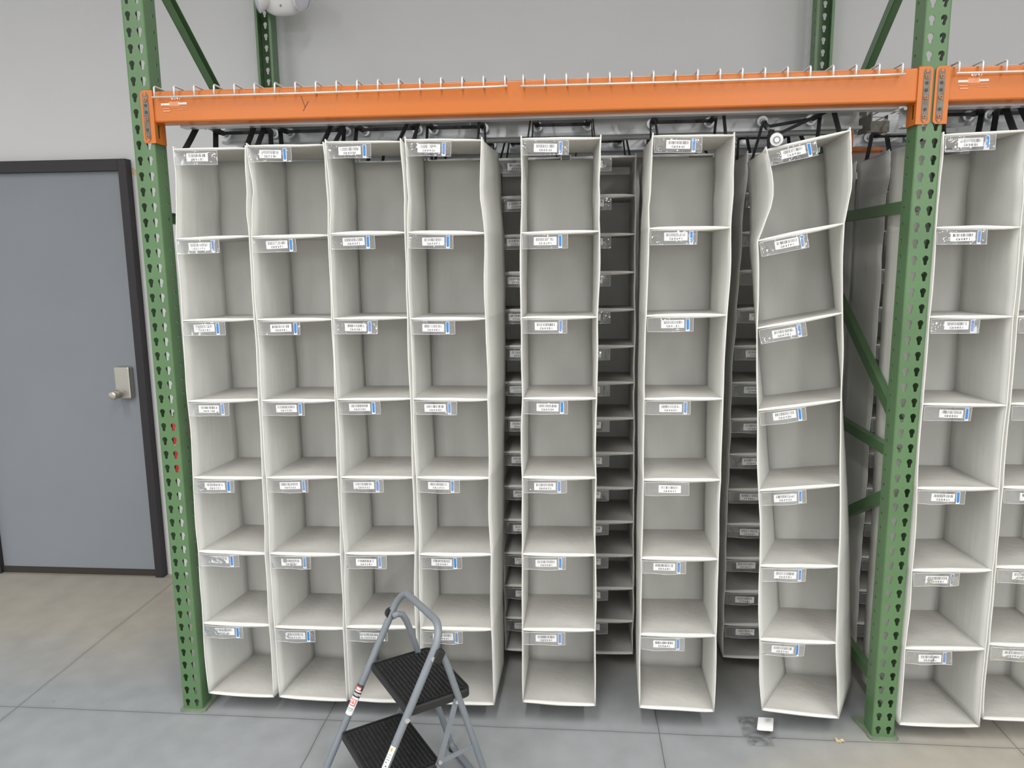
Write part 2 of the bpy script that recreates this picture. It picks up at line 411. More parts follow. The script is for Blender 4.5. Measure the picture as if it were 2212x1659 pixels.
# ---- beams
BZ0, BZ1 = 2.136, 2.236
def connector(root, x, s, y=0., f=1):
    """end plate of a beam on the post at x; s=+1 beam leaves to the right; f=+1 front side"""
    zt, zb = 2.238, 2.070
    mb = MB()
    xa, xb = x+s*.004, x+s*.046
    yy = lambda v: y+f*v
    def bx(x0, x1, y0, y1, z0, z1, mi=0): mb.box(min(x0,x1), max(x0,x1), min(yy(y0),yy(y1)), max(yy(y0),yy(y1)), z0, z1, mi)
    # rounded front plate
    r = .012; pts = []
    for cx, cz, a0 in ((xa+s*r, zt-r, 0), (xa+s*r, zb+r, 1)):
        for q in range(5):
            a = PI/2*q/4
            pts.append((cx-s*r*(math.sin(a) if a0 == 0 else math.cos(a)), cz+(r*math.cos(a) if a0 == 0 else -r*math.sin(a))))
    pts += [(xb, zb), (xb, zt)]
    if s < 0: pts = pts[::-1]
    mb.face([(p, yy(-.0055), q) for p, q in pts]); mb.face([(p, yy(-.0015), q) for p, q in pts][::-1])
    mb.quadstrip([[(p, yy(-.0055), q) for p, q in pts], [(p, yy(-.0015), q) for p, q in pts]])
    # side plate with slot
    X0, X1 = x+s*.0415, x+s*.046
    bx(X0, X1, -.0015, .062, 2.132, zt); bx(X0, X1, -.0015, .012, zb, 2.132); bx(X0, X1, .012, .062, zb, 2.088)
    bx(X0, X1, .030, .062, 2.088, 2.132)
    p = mb.build('end_connector', M['orange'], root)
    # bare steel strip with rivets
    mb = MB(); cx = x+s*.0215; hw = .0095
    pts = [(cx+hw*math.cos(a), zt-.016+hw*math.sin(a)) for a in [PI*q/8 for q in range(9)]] + \
          [(cx+hw*math.cos(a), zb+.016+hw*math.sin(a)) for a in [PI+PI*q/8 for q in range(9)]]
    mb.quadstrip([[(a, yy(-.0072), b) for a, b in pts], [(a, yy(-.0054), b) for a, b in pts]])
    mb.face([(a, yy(-.0072), b) for a, b in pts])
    st = mb.build('steel_strip', M['zincdark'], p)
    mb = MB()
    for z in (2.208, 2.148, 2.092):
        mb.disc((cx, yy(-.0085), z), (0,1,0), .0062, .003, 14)
        mb.obox((cx, yy(-.0102), z), (.0052,0,0), (0,.0006,0), (0,0,.0012), 1); mb.obox((cx, yy(-.0102), z), (.0012,0,0), (0,.0006,0), (0,0,.0052), 1)
    mb.obox((cx, yy(-.0076), 2.226), (.004,0,0), (0,.0006,0), (0,0,.005)); mb.obox((cx, yy(-.0076), 2.080), (.004,0,0), (0,.0006,0), (0,0,.005))
    mb.build('rivet', [M['orange'], M['zincdark']], p)
    mb = MB()
    for z in (2.190, 2.169, 2.113): mb.disc((cx, yy(-.0078), z), (0,1,0), .0048, .0015, 12)
    mb.build('bolt_hole', M['ink'], p)
def make_beam(x0, x1, label, y=0., f=1, decal=False, c0=True, c1=True, group='orange beams of the pallet rack'):
    t = thing('rack_beam', label, 'beam', ((x0+x1)/2, y, BZ0), group)
    mb = MB(); r = .006
    prof = [(0, BZ0+r), (.002, BZ0+.002), (r, BZ0), (.058, BZ0), (.062, BZ0+.004), (.062, BZ1-.034), (.036, BZ1-.034), (.036, BZ1-r), (.036-r, BZ1), (r, BZ1), (.002, BZ1-.002), (0, BZ1-r)]
    mb.quadstrip([[(xx, y+f*(a), z) for a, z in prof] for xx in (x0+.046, x1-.046)], caps=True)
    mb.build('beam_body', M['orange'], t)
    if c0: connector(t, x0, 1, y, f)
    if c1: connector(t, x1, -1, y, f)
    if decal:
        mb = MB(); dx = x0
        yy = y-.0012
        text(mb, '6047', (dx+.108, yy, 2.2075), (1,0,0), (0,0,1), .0085, 0, adv=.66)
        mb.obox((dx+.086, yy, 2.193), (.0145,0,.0), (0,.0004,0), (0,0,.0034)); mb.obox((dx+.146, yy, 2.1945), (.0145,0,.0), (0,.0004,0), (0,0,.0034))
        for a, b_, z, h in ((.075, .10, 2.180, .0012), (.105, .16, 2.183, .0008), (.078, .102, 2.172, .0018), (.128, .16, 2.176, .0006)):
            mb.obox((dx+(a+b_)/2, yy, z), ((b_-a)/2,0,0), (0,.0003,0), (0,0,h), 1)
        mb.obox((dx+.117, yy+.0004, 2.194), (.018,0,0), (0,.0002,0), (0,0,.007), 1)
        if x0 == 0.:   # marker scribble on the paint
            for a, b_ in (((.552, 2.196), (.560, 2.172)), ((.560, 2.172), (.572, 2.190)), ((.560, 2.172), (.553, 2.160)), ((.548, 2.206), (.552, 2.196)), ((.60, 2.214), (.603, 2.204))):
                p_ = Vector((a[0], yy, a[1])); q_ = Vector((b_[0], yy, b_[1])); d_ = (q_-p_).normalized(); mb.obox((p_+q_)/2, (q_-p_)/2, (0, .0003, 0), d_.cross(Vector((0, 1, 0)))*.0006, 2)
        mb.build('beam_decal', [M['decal'], M['faded'], M['ink']], t)
    return t
make_beam(0, W, 'long orange steel beam across the front, above the organizers tagged C601 to C607', decal=True)
make_beam(W, W+2.44, 'orange steel beam cut off by the right edge, right of the green post', decal=True)
make_beam(0, W, 'orange rear beam near the wall, glimpsed behind the crooked organizer', y=RY, f=-1)
make_beam(W, W+2.44, 'orange rear beam of the right-hand bay, close to the wall', y=RY, f=-1)

# ---- wire decks
def wire_deck(x0, x1, label, n=18, cut=0):
    t = thing('wire_deck', label, 'wire shelf', ((x0+x1)/2, .5, 2.24), 'wire decks lying on the orange beams')
    mb = MB(); zt = BZ1+.011; r = .0032
    for k in range(n):
        x = x0+(x1-x0)*k/(n-1); j = random.uniform(-.001, .001)
        mb.tube([(x+j, -.0175, BZ1-.0245), (x, -.0175, zt-.004), (x, -.013, zt), (x, RY+.01, zt)], r, 6)
    mb.build('cross_wire', M['wire'], t, smooth=True)
    mb = MB()
    ov = .008
    mb.tube([(x0-ov, -.0205, BZ1-.0235), (x0+.5, -.0205, BZ1-.0245), (x1-.06, -.0205, BZ1-.0225), (x1+ov, -.0205, BZ1-.0210)], r, 6)
    mb.build('front_wire', M['wire'], t, smooth=True)
    mb = MB()
    for q in range(10):
        y = .04+q*.115
        mb.tube([(x0-ov, y, zt-.0052), (x1+ov, y, zt-.0052)], r, 6)
    mb.build('length_wire', M['wire'], t, smooth=True)
    for fx in (.14, .5, .86):
        x = x0+(x1-x0)*fx
        mb = MB(); z0 = BZ1-.030
        mb.box(x-.022, x+.022, .037, RY-.037, z0, z0+.0015); mb.box(x-.022, x-.0205, .037, RY-.037, z0, zt-.008); mb.box(x+.0205, x+.022, .037, RY-.037, z0, zt-.008)
        mb.build('support_channel', M['zinc'], t)
wire_deck(.061, 1.216, 'galvanised wire deck on the left half of the front beam')
wire_deck(1.274, 2.422, 'galvanised wire deck on the middle of the beams, left of the right green post')
wire_deck(2.585, 3.74, 'galvanised wire deck right of the right green post, cut off by the edge')

# ---- roller rails hung under the beams
def rail(x0, x1, y, s, label, z0=2.116, d=.040):
    """C-channel along x, web at y, opening towards s*y"""
    mb = MB(); t = .0018; h = .068
    def bx(y0, y1, a, b_): mb.box(x0, x1, min(y0, y1), max(y0, y1), a, b_)
    bx(y, y+s*t, z0, z0+h); bx(y+s*t, y+s*d, z0, z0+t); bx(y+s*t, y+s*d, z0+h-t, z0+h)
    bx(y+s*(d-t), y+s*d, z0+t, z0+.010); bx(y+s*(d-t), y+s*d, z0+h-.010, z0+h-t)
    o = mb.build('roller_rail', M['zinc'], origin=((x0+x1)/2, y, z0))
    return tag(o, label, 'rail', 'galvanised rails the organizers hang from')
rl = [(.098, 2.452, .064, 1, 'front galvanised rail tucked under the long orange beam', 2.130, .040),
      (.115, 1.05, .372, -1, 'galvanised rail behind organizers C601 to C604, second from the front'),
      (1.052, 2.44, .374, -1, 'galvanised rail behind organizers C605 to C607, second from the front'),
      (.13, 2.44, .428, 1, 'third galvanised rail from the front in the main bay'),
      (.13, 2.44, .768, -1, 'galvanised rail over the back of the second row, main bay'),
      (2.585, 3.9, .064, 1, 'front galvanised rail under the right-hand orange beam', 2.130, .040),
      (2.575, 3.9, .372, -1, 'second galvanised rail of the right-hand bay, behind C608'),
      (2.575, 3.9, .464, 1, 'third galvanised rail of the right-hand bay'),
      (2.575, 3.9, .808, -1, 'fourth galvanised rail of the right-hand bay'),
      (.13, 2.44, .79, 1, 'rearmost galvanised rail in the main bay', 2.098),
      (2.70, 3.9, .814, 1, 'rearmost galvanised rail of the right-hand bay', 2.098)]
for a in rl: rail(*a)
for x, lb in ((.42, 'galvanised strut carrying the rails above organizer C602'), (1.20, 'galvanised strut carrying the rails between C604 and C605'),
              (1.60, 'galvanised strut carrying the rails between C605 and C606'), (2.37, 'galvanised strut carrying the rails beside the right post'),
              (2.70, 'galvanised strut carrying the rails above organizer C608')):
    mb = MB()
    mb.box(x-.02, x+.02, .064, RY-.064, 2.1845, 2.1865); mb.box(x-.02, x-.018, .064, RY-.064, 2.1865, 2.2035); mb.box(x+.018, x+.02, .064, RY-.064, 2.1865, 2.2035)
    o = mb.build('rail_strut', M['zinc'], origin=(x, .57, 2.185)); tag(o, lb, 'strut', 'struts across the rack carrying the rails')
# grey bolted plates at the rail ends by the right post
t = thing('rail_end_bracket', 'grey steel plate and bolts at the rail ends behind the right green post', 'bracket', (2.51, .40, 2.12))
mb = MB(); mb.box(2.470, 2.474, .34, .46, 2.112, 2.20); mb.box(2.474, 2.555, .396, .400, 2.112, 2.15); mb.build('bracket_plate', M['zincdark'], t)
mb = MB()
for y, z in ((.36, 2.17), (.44, 2.17)): mb.disc((2.468, y, z), (1,0,0), .008, .008, 6)
mb.build('bolt', M['rivet'], t)

# ================================================================== ORGANIZERS
def add_label(root, org, P, e, dn, out_, tagtxt, first=False, arrow=True, sw=.148, sh=.047, jig=0., lab=(.042, -.010)):
    """P: top-left corner on the shelf front; e along the shelf; dn downwards; out_ towards the aisle"""
    rnd = random
    wob = [rnd.uniform(-.004, .004) for _ in range(8)]
    tilt = rnd.uniform(.0, .05)
    def S(u, v, off=0.):
        o = .002 + .004*math.sin(u*PI) + .003*math.sin(u*2.7*PI+wob[0]*900)*v + tilt*v*sh + wob[1]*v*u + off
        return P + e*(.004+u*sw) + dn*(v*sh) + out_*o
    mb = MB()
    mb.grid(lambda a, b: S(b, a), 5, 14)
    sl = mb.build('label_sleeve', M['plastic'], root, smooth=True)
    mb = MB(); r = .0009
    path = [S(0, 0)] + [S(0, q/4) for q in range(1, 4)] + [S(q/10, 1) for q in range(0, 11)] + [S(1, 1-q/4) for q in range(1, 5)]
    mb.tube(path, r*.7, 5); mb.tube([S(q/10, .03, .001) for q in range(11)], .0009, 5)
    mb.build('sleeve_seam', M['rim'], sl, smooth=True)
    # printed card with bar code
    rot = jig+rnd.uniform(-.03, .03); ex = (e*math.cos(rot)-dn*math.sin(rot)).normalized(); ez = -(dn*math.cos(rot)+e*math.sin(rot)).normalized()
    u0 = (lab[0]+rnd.uniform(-.006, .006))/sw; o = S(u0, (-lab[1]+.026+rnd.uniform(-.002, .002))/sh, -.0012)
    CW, CH = .074, .026
    mb = MB()
    mb.face([o, o+ex*CW, o+ex*CW+ez*CH, o+ez*CH], 0)
    o2 = o+out_*.0005
    x = .007; k = 0
    rr = random.Random(tagtxt)
    while x < CW-.007:
        w = rr.choice((.0005, .0009, .0014)); g = rr.choice((.0006, .0009, .0015, .002))
        a = o2+ex*x+ez*.0135
        mb.face([a, a+ex*w, a+ex*w+ez*.0095, a+ez*.0095], 1); x += w+g
    text(mb, tagtxt, o2+ex*.0165+ez*.0032, ex, ez, .0062, 1, adv=.76, sx=1.15)
    mb.build('label_card', [M['card'], M['ink']], sl)
    if arrow:
        mb = MB(); a = S(min(.86, u0+(CW+.006)/sw), .10, -.0008); exa = e; eza = -dn; aw = .0115; ah = .041
        mb.face([a, a+exa*aw, a+exa*aw-eza*ah, a-eza*ah], 0)
        b_ = a+out_*.0005+exa*.0015
        mb.face([b_-eza*.0015, b_+exa*.0085-eza*.0015, b_+exa*.0085-eza*.034, b_+exa*.0042-eza*.038, b_-eza*.034], 1)
        mb.build('blue_arrow', [M['card'], M['blue']], sl)

def organizer(name, label, group, code, letters, lv, slot=.09, y0=0., depth=.292, dl=None, dr_=None, axles=None, arrows=True, bows=None, dropped=False,
              sag=None, lab=(.042, -.010), hems=.0145):
    n = len(lv)-1
    if dl is None: dl = [0]*(n+1)
    if dr_ is None: dr_ = [0]*(n+1)
    if len(dl) == 2: dl = [dl[0]+(dl[1]-dl[0])*i/n for i in range(n+1)]
    if len(dr_) == 2: dr_ = [dr_[0]+(dr_[1]-dr_[0])*i/n for i in range(n+1)]
    rnd = random.Random(code)
    org = Vector(((lv[-1][0]+lv[-1][2])/2, y0+depth/2, min(lv[-1][1], lv[-1][3])))
    root = thing(name, label, 'hanging organizer', org, group)
    bows = bows or {}
    bo = {(s, c): bows.get((s, c), rnd.uniform(-.0035, .0035)) for s in (0, 1) for c in range(n)}
    def lerp(a, b, t): return a+(b-a)*t
    def front(s, v):
        c = min(int(v), n-1); t = v-c
        x = lerp(lv[c][2*s], lv[c+1][2*s], t); z = lerp(lv[c][2*s+1], lv[c+1][2*s+1], t)
        return c, t, Vector((x, y0, z))
    def back(s, v):
        c, t, p = front(s, v); d = (dl, dr_)[s]
        dx = lerp(d[c], d[c+1], t)
        yb = math.sqrt(max(.01, depth*depth-dx*dx))
        return Vector((p.x+dx, y0+yb, p.z-.002))
    def side(s, v, d):
        c, t, f = front(s, v); b = back(s, v)
        p = f.lerp(b, d)
        bow = bo[(s, c)]*math.sin(PI*t)*(1-.75*d)
        if v < 1: bow += .006*noise.noise(Vector((v*3.3, d*4.5+s*5, lv[0][0]*11)))*min(1, 5*(1-t))*min(1, .2+4*t)
        p.z += .010*max(0, 1-v*7)*max(0, 1-d*7)
        wr = .0026*noise.noise(Vector((v*1.9+s*7, d*3.1, len(code)+lv[0][0]*5)))*min(1, 4*t*(1-t)+.15)
        p.x += bow+wr
        return p
    per = 8 if n < 10 else 3
    for s in (0, 1):
        mb = MB(); mb.grid(lambda a, b: side(s, a*n, b), n*per, 7)
        mb.build('side_panel', M['fab'], root, smooth=True, solid=.0032)
        # stitched front hem
        mb = MB(); pts = [side(s, n*k/(n*per), 0) for k in range(n*per+1)]
        mb.tube([p+Vector((0, -.001, 0)) for p in pts], .0024, 6)
        mb.build('side_hem', M['hem'], root, smooth=True)
    # back panel: leaves a slot under the top panel
    mb = MB(); v0 = slot if n < 10 else .22
    def bk(a, b):
        v = v0+(n-v0)*a; l = side(0, v, 1); r = side(1, v, 1); p = l.lerp(r, b)
        p.y += .003*math.sin(b*PI)*math.sin(PI*(v % 1))+.002*noise.noise(Vector((v*2, b*2.3, lv[0][0]*9)))
        return p
    mb.grid(bk, n*per, 6); mb.build('back_panel', M['fab'], root, smooth=True, solid=.003)
    # shelves
    for i in range(n+1):
        l = Vector((lv[i][0], y0, lv[i][1])); r = Vector((lv[i][2], y0, lv[i][3]))
        e = (r-l); wdt = e.length; e.normalize(); bl = back(0, i); br = back(1, i)
        top = i == 0
        th = hems*(1.0 if 0 < i < n else .62)*rnd.uniform(.85, 1.15)
        sg = rnd.uniform(.0, .004) if sag is None else sag
        base = .0042
        def sh(a, b, up):
            f = l.lerp(r, b); k = bl.lerp(br, b); p = f.lerp(k, a)
            lip = max(0, 1-a/.12)
            lens = math.sin(PI*b)**.6 if 0 < b < 1 else 0
            h = base+(th-base)*lip*lens
            p.z += (h*.5 if up else -h*.5) - sg*math.sin(PI*b)*(1-a)*.4 + .0015*noise.noise(Vector((a*3, b*3, i+lv[0][0]*7)))*(1-a)
            if lip > 0: p.y -= .002*lens*lip
            return p
        mb = MB(); A = [0, .04, .08, .13, .3, .5, .7, .85, 1.]; nb = 10
        i0 = 0
        for up in (True, False):
            base_i = len(mb.v)
            for a in A:
                for b in range(nb+1): mb.v.append(tuple(sh(a, b/nb, up)))
            for a in range(len(A)-1):
                for b in range(nb):
                    k = base_i+a*(nb+1)+b; q = (k, k+1, k+nb+2, k+nb+1)
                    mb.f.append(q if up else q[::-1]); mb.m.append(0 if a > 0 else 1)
        N = len(A)*(nb+1)
        # rounded front lip
        rows = [0]
        mid0 = len(mb.v)
        for b in range(nb+1):
            u = sh(0, b/nb, True); d = sh(0, b/nb, False); c = (u+d)/2; c.y -= min(.003, (u.z-d.z)*.35); mb.v.append(tuple(c))
        for b in range(nb):
            mb.f.append((b, mid0+b, mid0+b+1, b+1)); mb.m.append(1)
            mb.f.append((mid0+b, N+b, N+b+1, mid0+b+1)); mb.m.append(1)
        nm = 'top_panel' if top else ('bottom_panel' if i == n else 'shelf')
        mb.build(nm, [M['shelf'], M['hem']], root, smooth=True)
        if i < n and letters:
            dn = Vector((e.z, 0, -e.x)) if e.x > 0 else Vector((0,0,-1))
            P = l + dn*.0045 + Vector((0, -.0035, 0))
            tx = f'{code}{letters[i]}1'
            ar = arrows if not isinstance(arrows, dict) else arrows.get(letters[i], True)
            add_label(root, org, P, e, dn, Vector((0, -1, 0)), tx, arrow=ar, lab=lab)
    # straps, axles and rollers
    if axles:
        axl, axr = axles; AZ = 2.152
        yF, yB = y0+.088, y0+.350
        fl = Vector((axl, yF, AZ)); rl_ = Vector((axl, yB, AZ)); fr = Vector((axr, yF, AZ)); rr = Vector((axr, yB, AZ))
        if dropped: fl = Vector((axl-.041, y0-.016, 2.034))
        for a, b in ((fl, rl_), (fr, rr)):
            d = (b-a).normalized(); mb = MB(); mb.tube([a-d*.006, b+d*.006], .0055, 10)
            ax = mb.build('axle', M['rod'], root, smooth=True)
            for t0, t1 in ((.12, .36), (.62, .88)):
                mb = MB(); mb.tube([a.lerp(b, t0), a.lerp(b, t1)], .0098, 10)
                mb.build('axle_sleeve', M['sleeve'], ax, smooth=True)
            for e_ in (a, b):
                mb = MB(); R = .0185
                if dropped and e_ is a: R = .0195
                for off, rad, mi in ((0, R, 0), (-.0042, R*.55, 1), (-.0052, R*.38, 0), (.0042, R*.55, 1)):
                    mb.disc(e_+d*off, d, rad, .008, 28, mi)
                mb.build('roller', [M['roller'], M['rollerhub']], ax)
        def ribbon(path, wvec, th=.0013):
            mb = MB(); rings = []
            P = [Vector(p) for p in path]
            for i_, p in enumerate(P):
                t = (P[min(i_+1, len(P)-1)]-P[max(i_-1, 0)]).normalized(); nrm = t.cross(wvec).normalized()
                rings.append([p-wvec/2-nrm*th, p+wvec/2-nrm*th, p+wvec/2+nrm*th, p-wvec/2+nrm*th])
            mb.quadstrip(rings, caps=True); return mb
        L0 = Vector((lv[0][0], 0, lv[0][1])); R0 = Vector((lv[0][2], 0, lv[0][3]))
        wv = Vector((0, .038, 0))
        for yb, tt in ((y0+.040, .24), (y0+.262, .75)):
            al = fl.lerp(rl_, tt); ar_ = fr.lerp(rr, tt)
            bl_ = Vector((L0.x+.018, yb, L0.z+.004)); br_ = Vector((R0.x-.018, yb, R0.z+.004))
            hd = (ar_-al).normalized(); r_ = .0118
            path = [bl_, bl_.lerp(al+Vector((-.012, 0, -.004)), .5), al+Vector((-r_, 0, 0)), al+Vector((-r_*.6, 0, r_*.8)), al+Vector((0, 0, r_))]
            # the webbing passes over one axle, under the span and over the other
            path2 = [al+Vector((0, 0, -.006)), ar_+Vector((0, 0, -.006))]
            path3 = [ar_+Vector((0, 0, r_)), ar_+Vector((r_*.6, 0, r_*.8)), ar_+Vector((r_, 0, 0)), br_.lerp(ar_+Vector((.012, 0, -.004)), .5), br_]
            mb = ribbon(path, wv); 
            for pth in (path2, path3):
                q = ribbon(pth, wv if pth is not path2 else wv*.35, .0016 if pth is not path2 else .0048); i0 = len(mb.v); mb.v += q.v; mb.f += [tuple(k+i0 for k in f) for f in q.f]; mb.m += q.m
            mb.build('hanging_strap', M['webbing'], root)
    return root

G1 = 'front row of wide seven-compartment organizers'
G2 = 'rows of organizers with low compartments behind the front row'
L7 = 'GFEDCBA'; L14 = 'NMLKJIHGFEDCBA'
F = {
'C601': [(.102,2.049,.351,2.047),(.086,1.756,.344,1.762),(.085,1.478,.341,1.481),(.080,1.194,.338,1.200),(.077,.915,.333,.916),(.074,.637,.324,.632),(.069,.357,.322,.354),(.070,.076,.320,.069)],
'C602': [(.355,2.054,.614,2.052),(.352,1.759,.616,1.761),(.351,1.480,.614,1.480),(.350,1.198,.612,1.199),(.348,.919,.608,.923),(.342,.635,.604,.635),(.342,.350,.600,.351),(.343,.071,.601,.065)],
'C603': [(.622,2.060,.872,2.057),(.622,1.766,.877,1.767),(.621,1.483,.877,1.484),(.619,1.203,.878,1.206),(.619,.924,.876,.926),(.620,.641,.875,.647),(.611,.359,.870,.365),(.611,.070,.871,.071)],
'C604': [(.887,2.062,1.137,2.055),(.886,1.767,1.143,1.761),(.885,1.481,1.142,1.481),(.886,1.206,1.144,1.204),(.889,.927,1.144,.928),(.890,.644,1.148,.648),(.887,.362,1.145,.365),(.880,.073,1.149,.073)],
'C605': [(1.265,2.056,1.519,2.053),(1.262,1.760,1.517,1.762),(1.260,1.483,1.512,1.484),(1.263,1.209,1.512,1.210),(1.260,.932,1.512,.934),(1.257,.653,1.512,.655),(1.255,.370,1.513,.374),(1.255,.089,1.516,.085)],
'C606': [(1.683,2.055,1.934,2.051),(1.676,1.768,1.933,1.768),(1.672,1.487,1.931,1.489),(1.670,1.210,1.928,1.211),(1.673,.929,1.930,.933),(1.670,.648,1.931,.650),(1.672,.364,1.933,.367),(1.674,.085,1.935,.080)],
'C607': [(2.032,2.005,2.284,2.057),(2.019,1.725,2.283,1.776),(2.029,1.445,2.295,1.494),(2.043,1.173,2.308,1.209),(2.058,.898,2.322,.921),(2.073,.630,2.333,.634),(2.084,.359,2.342,.354),(2.103,.094,2.366,.072)],
'C608': [(2.562,2.037,2.808,2.045),(2.562,1.759,2.814,1.757),(2.564,1.480,2.817,1.480),(2.565,1.197,2.825,1.194),(2.568,.914,2.827,.915),(2.573,.626,2.831,.633),(2.571,.343,2.833,.349),(2.573,.058,2.838,.061)],
'C609': [(2.822,2.052,3.078,2.052),(2.826,1.762,3.080,1.762),(2.831,1.480,3.084,1.480),(2.835,1.199,3.086,1.199),(2.838,.921,3.088,.921),(2.841,.645,3.091,.645),(2.844,.368,3.095,.368),(2.848,.092,3.100,.092)],
}
kw = {
'C601': dict(arrows={'G': False}, slot=.0, dl=(.012,.052), dr_=(.006,.045), axles=(.128,.312), bows={(0,0): .006, (1,0): -.004}),
'C602': dict(slot=.035, dl=(.014,.034), dr_=(.012,.034), axles=(.373,.589), bows={(0,0): .012, (1,0): .006}),
'C603': dict(dl=(.008,.032), dr_=(.012,.026), axles=(.659,.858), bows={(0,0): .008, (1,0): .004}),
'C604': dict(dl=(.004,.022), dr_=[.024,.036,.038,.030,.024,.016,.012,.008], axles=(.919,1.103), bows={(0,0): .006, (1,0): -.008}),
'C605': dict(dl=(.002,.004), dr_=(-.016,.004), axles=(1.30,1.483)),
'C606': dict(dl=(-.004,.012), dr_=(-.008,.006), axles=(1.713,1.915), arrows={'C': False}, bows={(0,0): -.003}),
'C607': dict(dl=[.010,.040,.062,.085,.105,.120,.135,.150], dr_=[.012,.045,.070,.095,.112,.128,.137,.135], axles=(2.101,2.267), dropped=True, bows={(0,0): .034, (1,0): .016, (0,1): .004}),
'C608': dict(dl=(-.034,-.020), dr_=(-.022,-.020), axles=(2.63,2.80)),
'C609': dict(dl=(-.010,-.005), dr_=(-.010,-.005), axles=(2.87,3.05)),
}
desc = {
'C601': 'white fabric hanging organizer tagged C601, next to the left green post',
'C602': 'white fabric hanging organizer tagged C602, second from the left green post',
'C603': 'white fabric hanging organizer tagged C603, behind the step stool handle',
'C604': 'white fabric hanging organizer tagged C604, last of the four packed side by side',
'C605': 'white fabric hanging organizer tagged C605, hanging free with gaps on both sides',
'C606': 'white fabric hanging organizer tagged C606, straight one left of the crooked organizer',
'C607': 'crooked twisted white hanging organizer tagged C607, its left roller fallen off the rail',
'C608': 'white fabric hanging organizer tagged C608, just right of the right green post',
'C609': 'white fabric hanging organizer tagged C609, cut off by the right edge',
}
for c in F:
    organizer('hanging_organizer', desc[c], G1, c, L7, F[c], **kw[c])

# crumpled cloth flap hanging outside the crooked organizer's upper left side is part of its panel (bows above)
def uniform(xl0, xr0, xl1, xr1, n, z0=2.048, z1=.068, dz=0.):
    return [(xl0+(xl1-xl0)*i/n, z0+(z1-z0)*i/n, xr0+(xr1-xr0)*i/n, z0+dz+(z1-z0)*i/n) for i in range(n+1)]
RW = .402
def row2(code, lv, label, **k):
    organizer('hanging_organizer', label, G2, code, L14, lv, y0=RW, depth=.29, hems=.015, **{**dict(arrows=False), **k})
row2('C703', uniform(.62,.87,.62,.87,14), 'organizer behind C603, seen through its top slot', axles=(.66,.83))
row2('C704', uniform(.885,1.128,.885,1.128,14), 'organizer behind C604, seen through its top slot', axles=(.92,1.09))
row2('C705', uniform(1.136,1.385,1.154,1.404,14), 'organizer with fourteen low compartments tagged C705, between C604 and C605', axles=(1.18,1.345), dl=(.0,.01), dr_=(.0,.01))
row2('C706', uniform(1.42,1.661,1.425,1.681,14), 'low-compartment organizer behind C605, right half showing beside it', axles=(1.46,1.62))
row2('C707', uniform(1.700,1.945,1.712,1.957,14), 'low-compartment organizer behind C606, a thin sliver left of it', axles=(1.74,1.90))
lv = []
for i in range(15):
    x = [2.064,2.061,2.054,2.050,2.045,2.041,2.038,2.038,2.038,2.039,2.040,2.041,2.042,2.044,2.046][i]
    z = 2.048+(.068-2.048)*i/14; lv.append((x, z, x+.248, z+.002))
row2('C708', lv, 'low-compartment organizer tagged C708, between C606 and the crooked organizer', axles=(2.10,2.27), bows={(0,0): .006})
organizer('hanging_organizer', 'second-row organizer seen edge-on behind the green braces of the right frame', G2, 'C710', L14, uniform(2.577,2.827,2.577,2.827,14), y0=.44, depth=.30, hems=.015, axles=(2.63,2.79), arrows=False, bows={(0,0): .010})
organizer('hanging_organizer', 'rearmost organizer, a narrow strip beside the crooked organizer near the wall', G2, 'C810', L14, uniform(2.577,2.827,2.604,2.854,14), y0=.762, depth=.29, hems=.015, axles=None, arrows=False)

# ================================================================== STEP STOOL
LA = Vector((.790, -.301, 0)); LW = Vector((.582, -.814, 0)).normalized(); LU = Vector((.814, .582, 0)).normalized()
def lp(u, w, z): return LA + LU*u + LW*w + Vector((0, 0, z))
KK = .516; HT = .40
st = thing('step_stool', 'grey tubular folding step stool with two ribbed black steps', 'step stool', lp(.05, .15, 0))
def rr(u0, z): return KK*(z-HT)
w0, w1 = -.006, .306
path = [lp(rr(0, .004), w0, .004)]
for z in (.1, .2, .3, .4, .5, .555): path.append(lp(rr(0, z), w0, z))
Z1 = .622; R = .062
for q in range(1, 8):
    a = PI/2*q/8; z = .56+R*math.sin(a); path.append(lp(rr(0, z), w0+R*(1-math.cos(a)), z))
for q in range(0, 8):
    a = PI/2*(1-q/8); z = .56+R*math.sin(a); path.append(lp(rr(0, z), w1-R*(1-math.cos(a)), z))
for z in (.555, .5, .4, .3, .2, .1, .004): path.append(lp(rr(0, z), w1, z))
mb = MB(); mb.tube(path, .0115, 14); fr_ = mb.build('front_frame', M['laddergrey'], st, smooth=True)
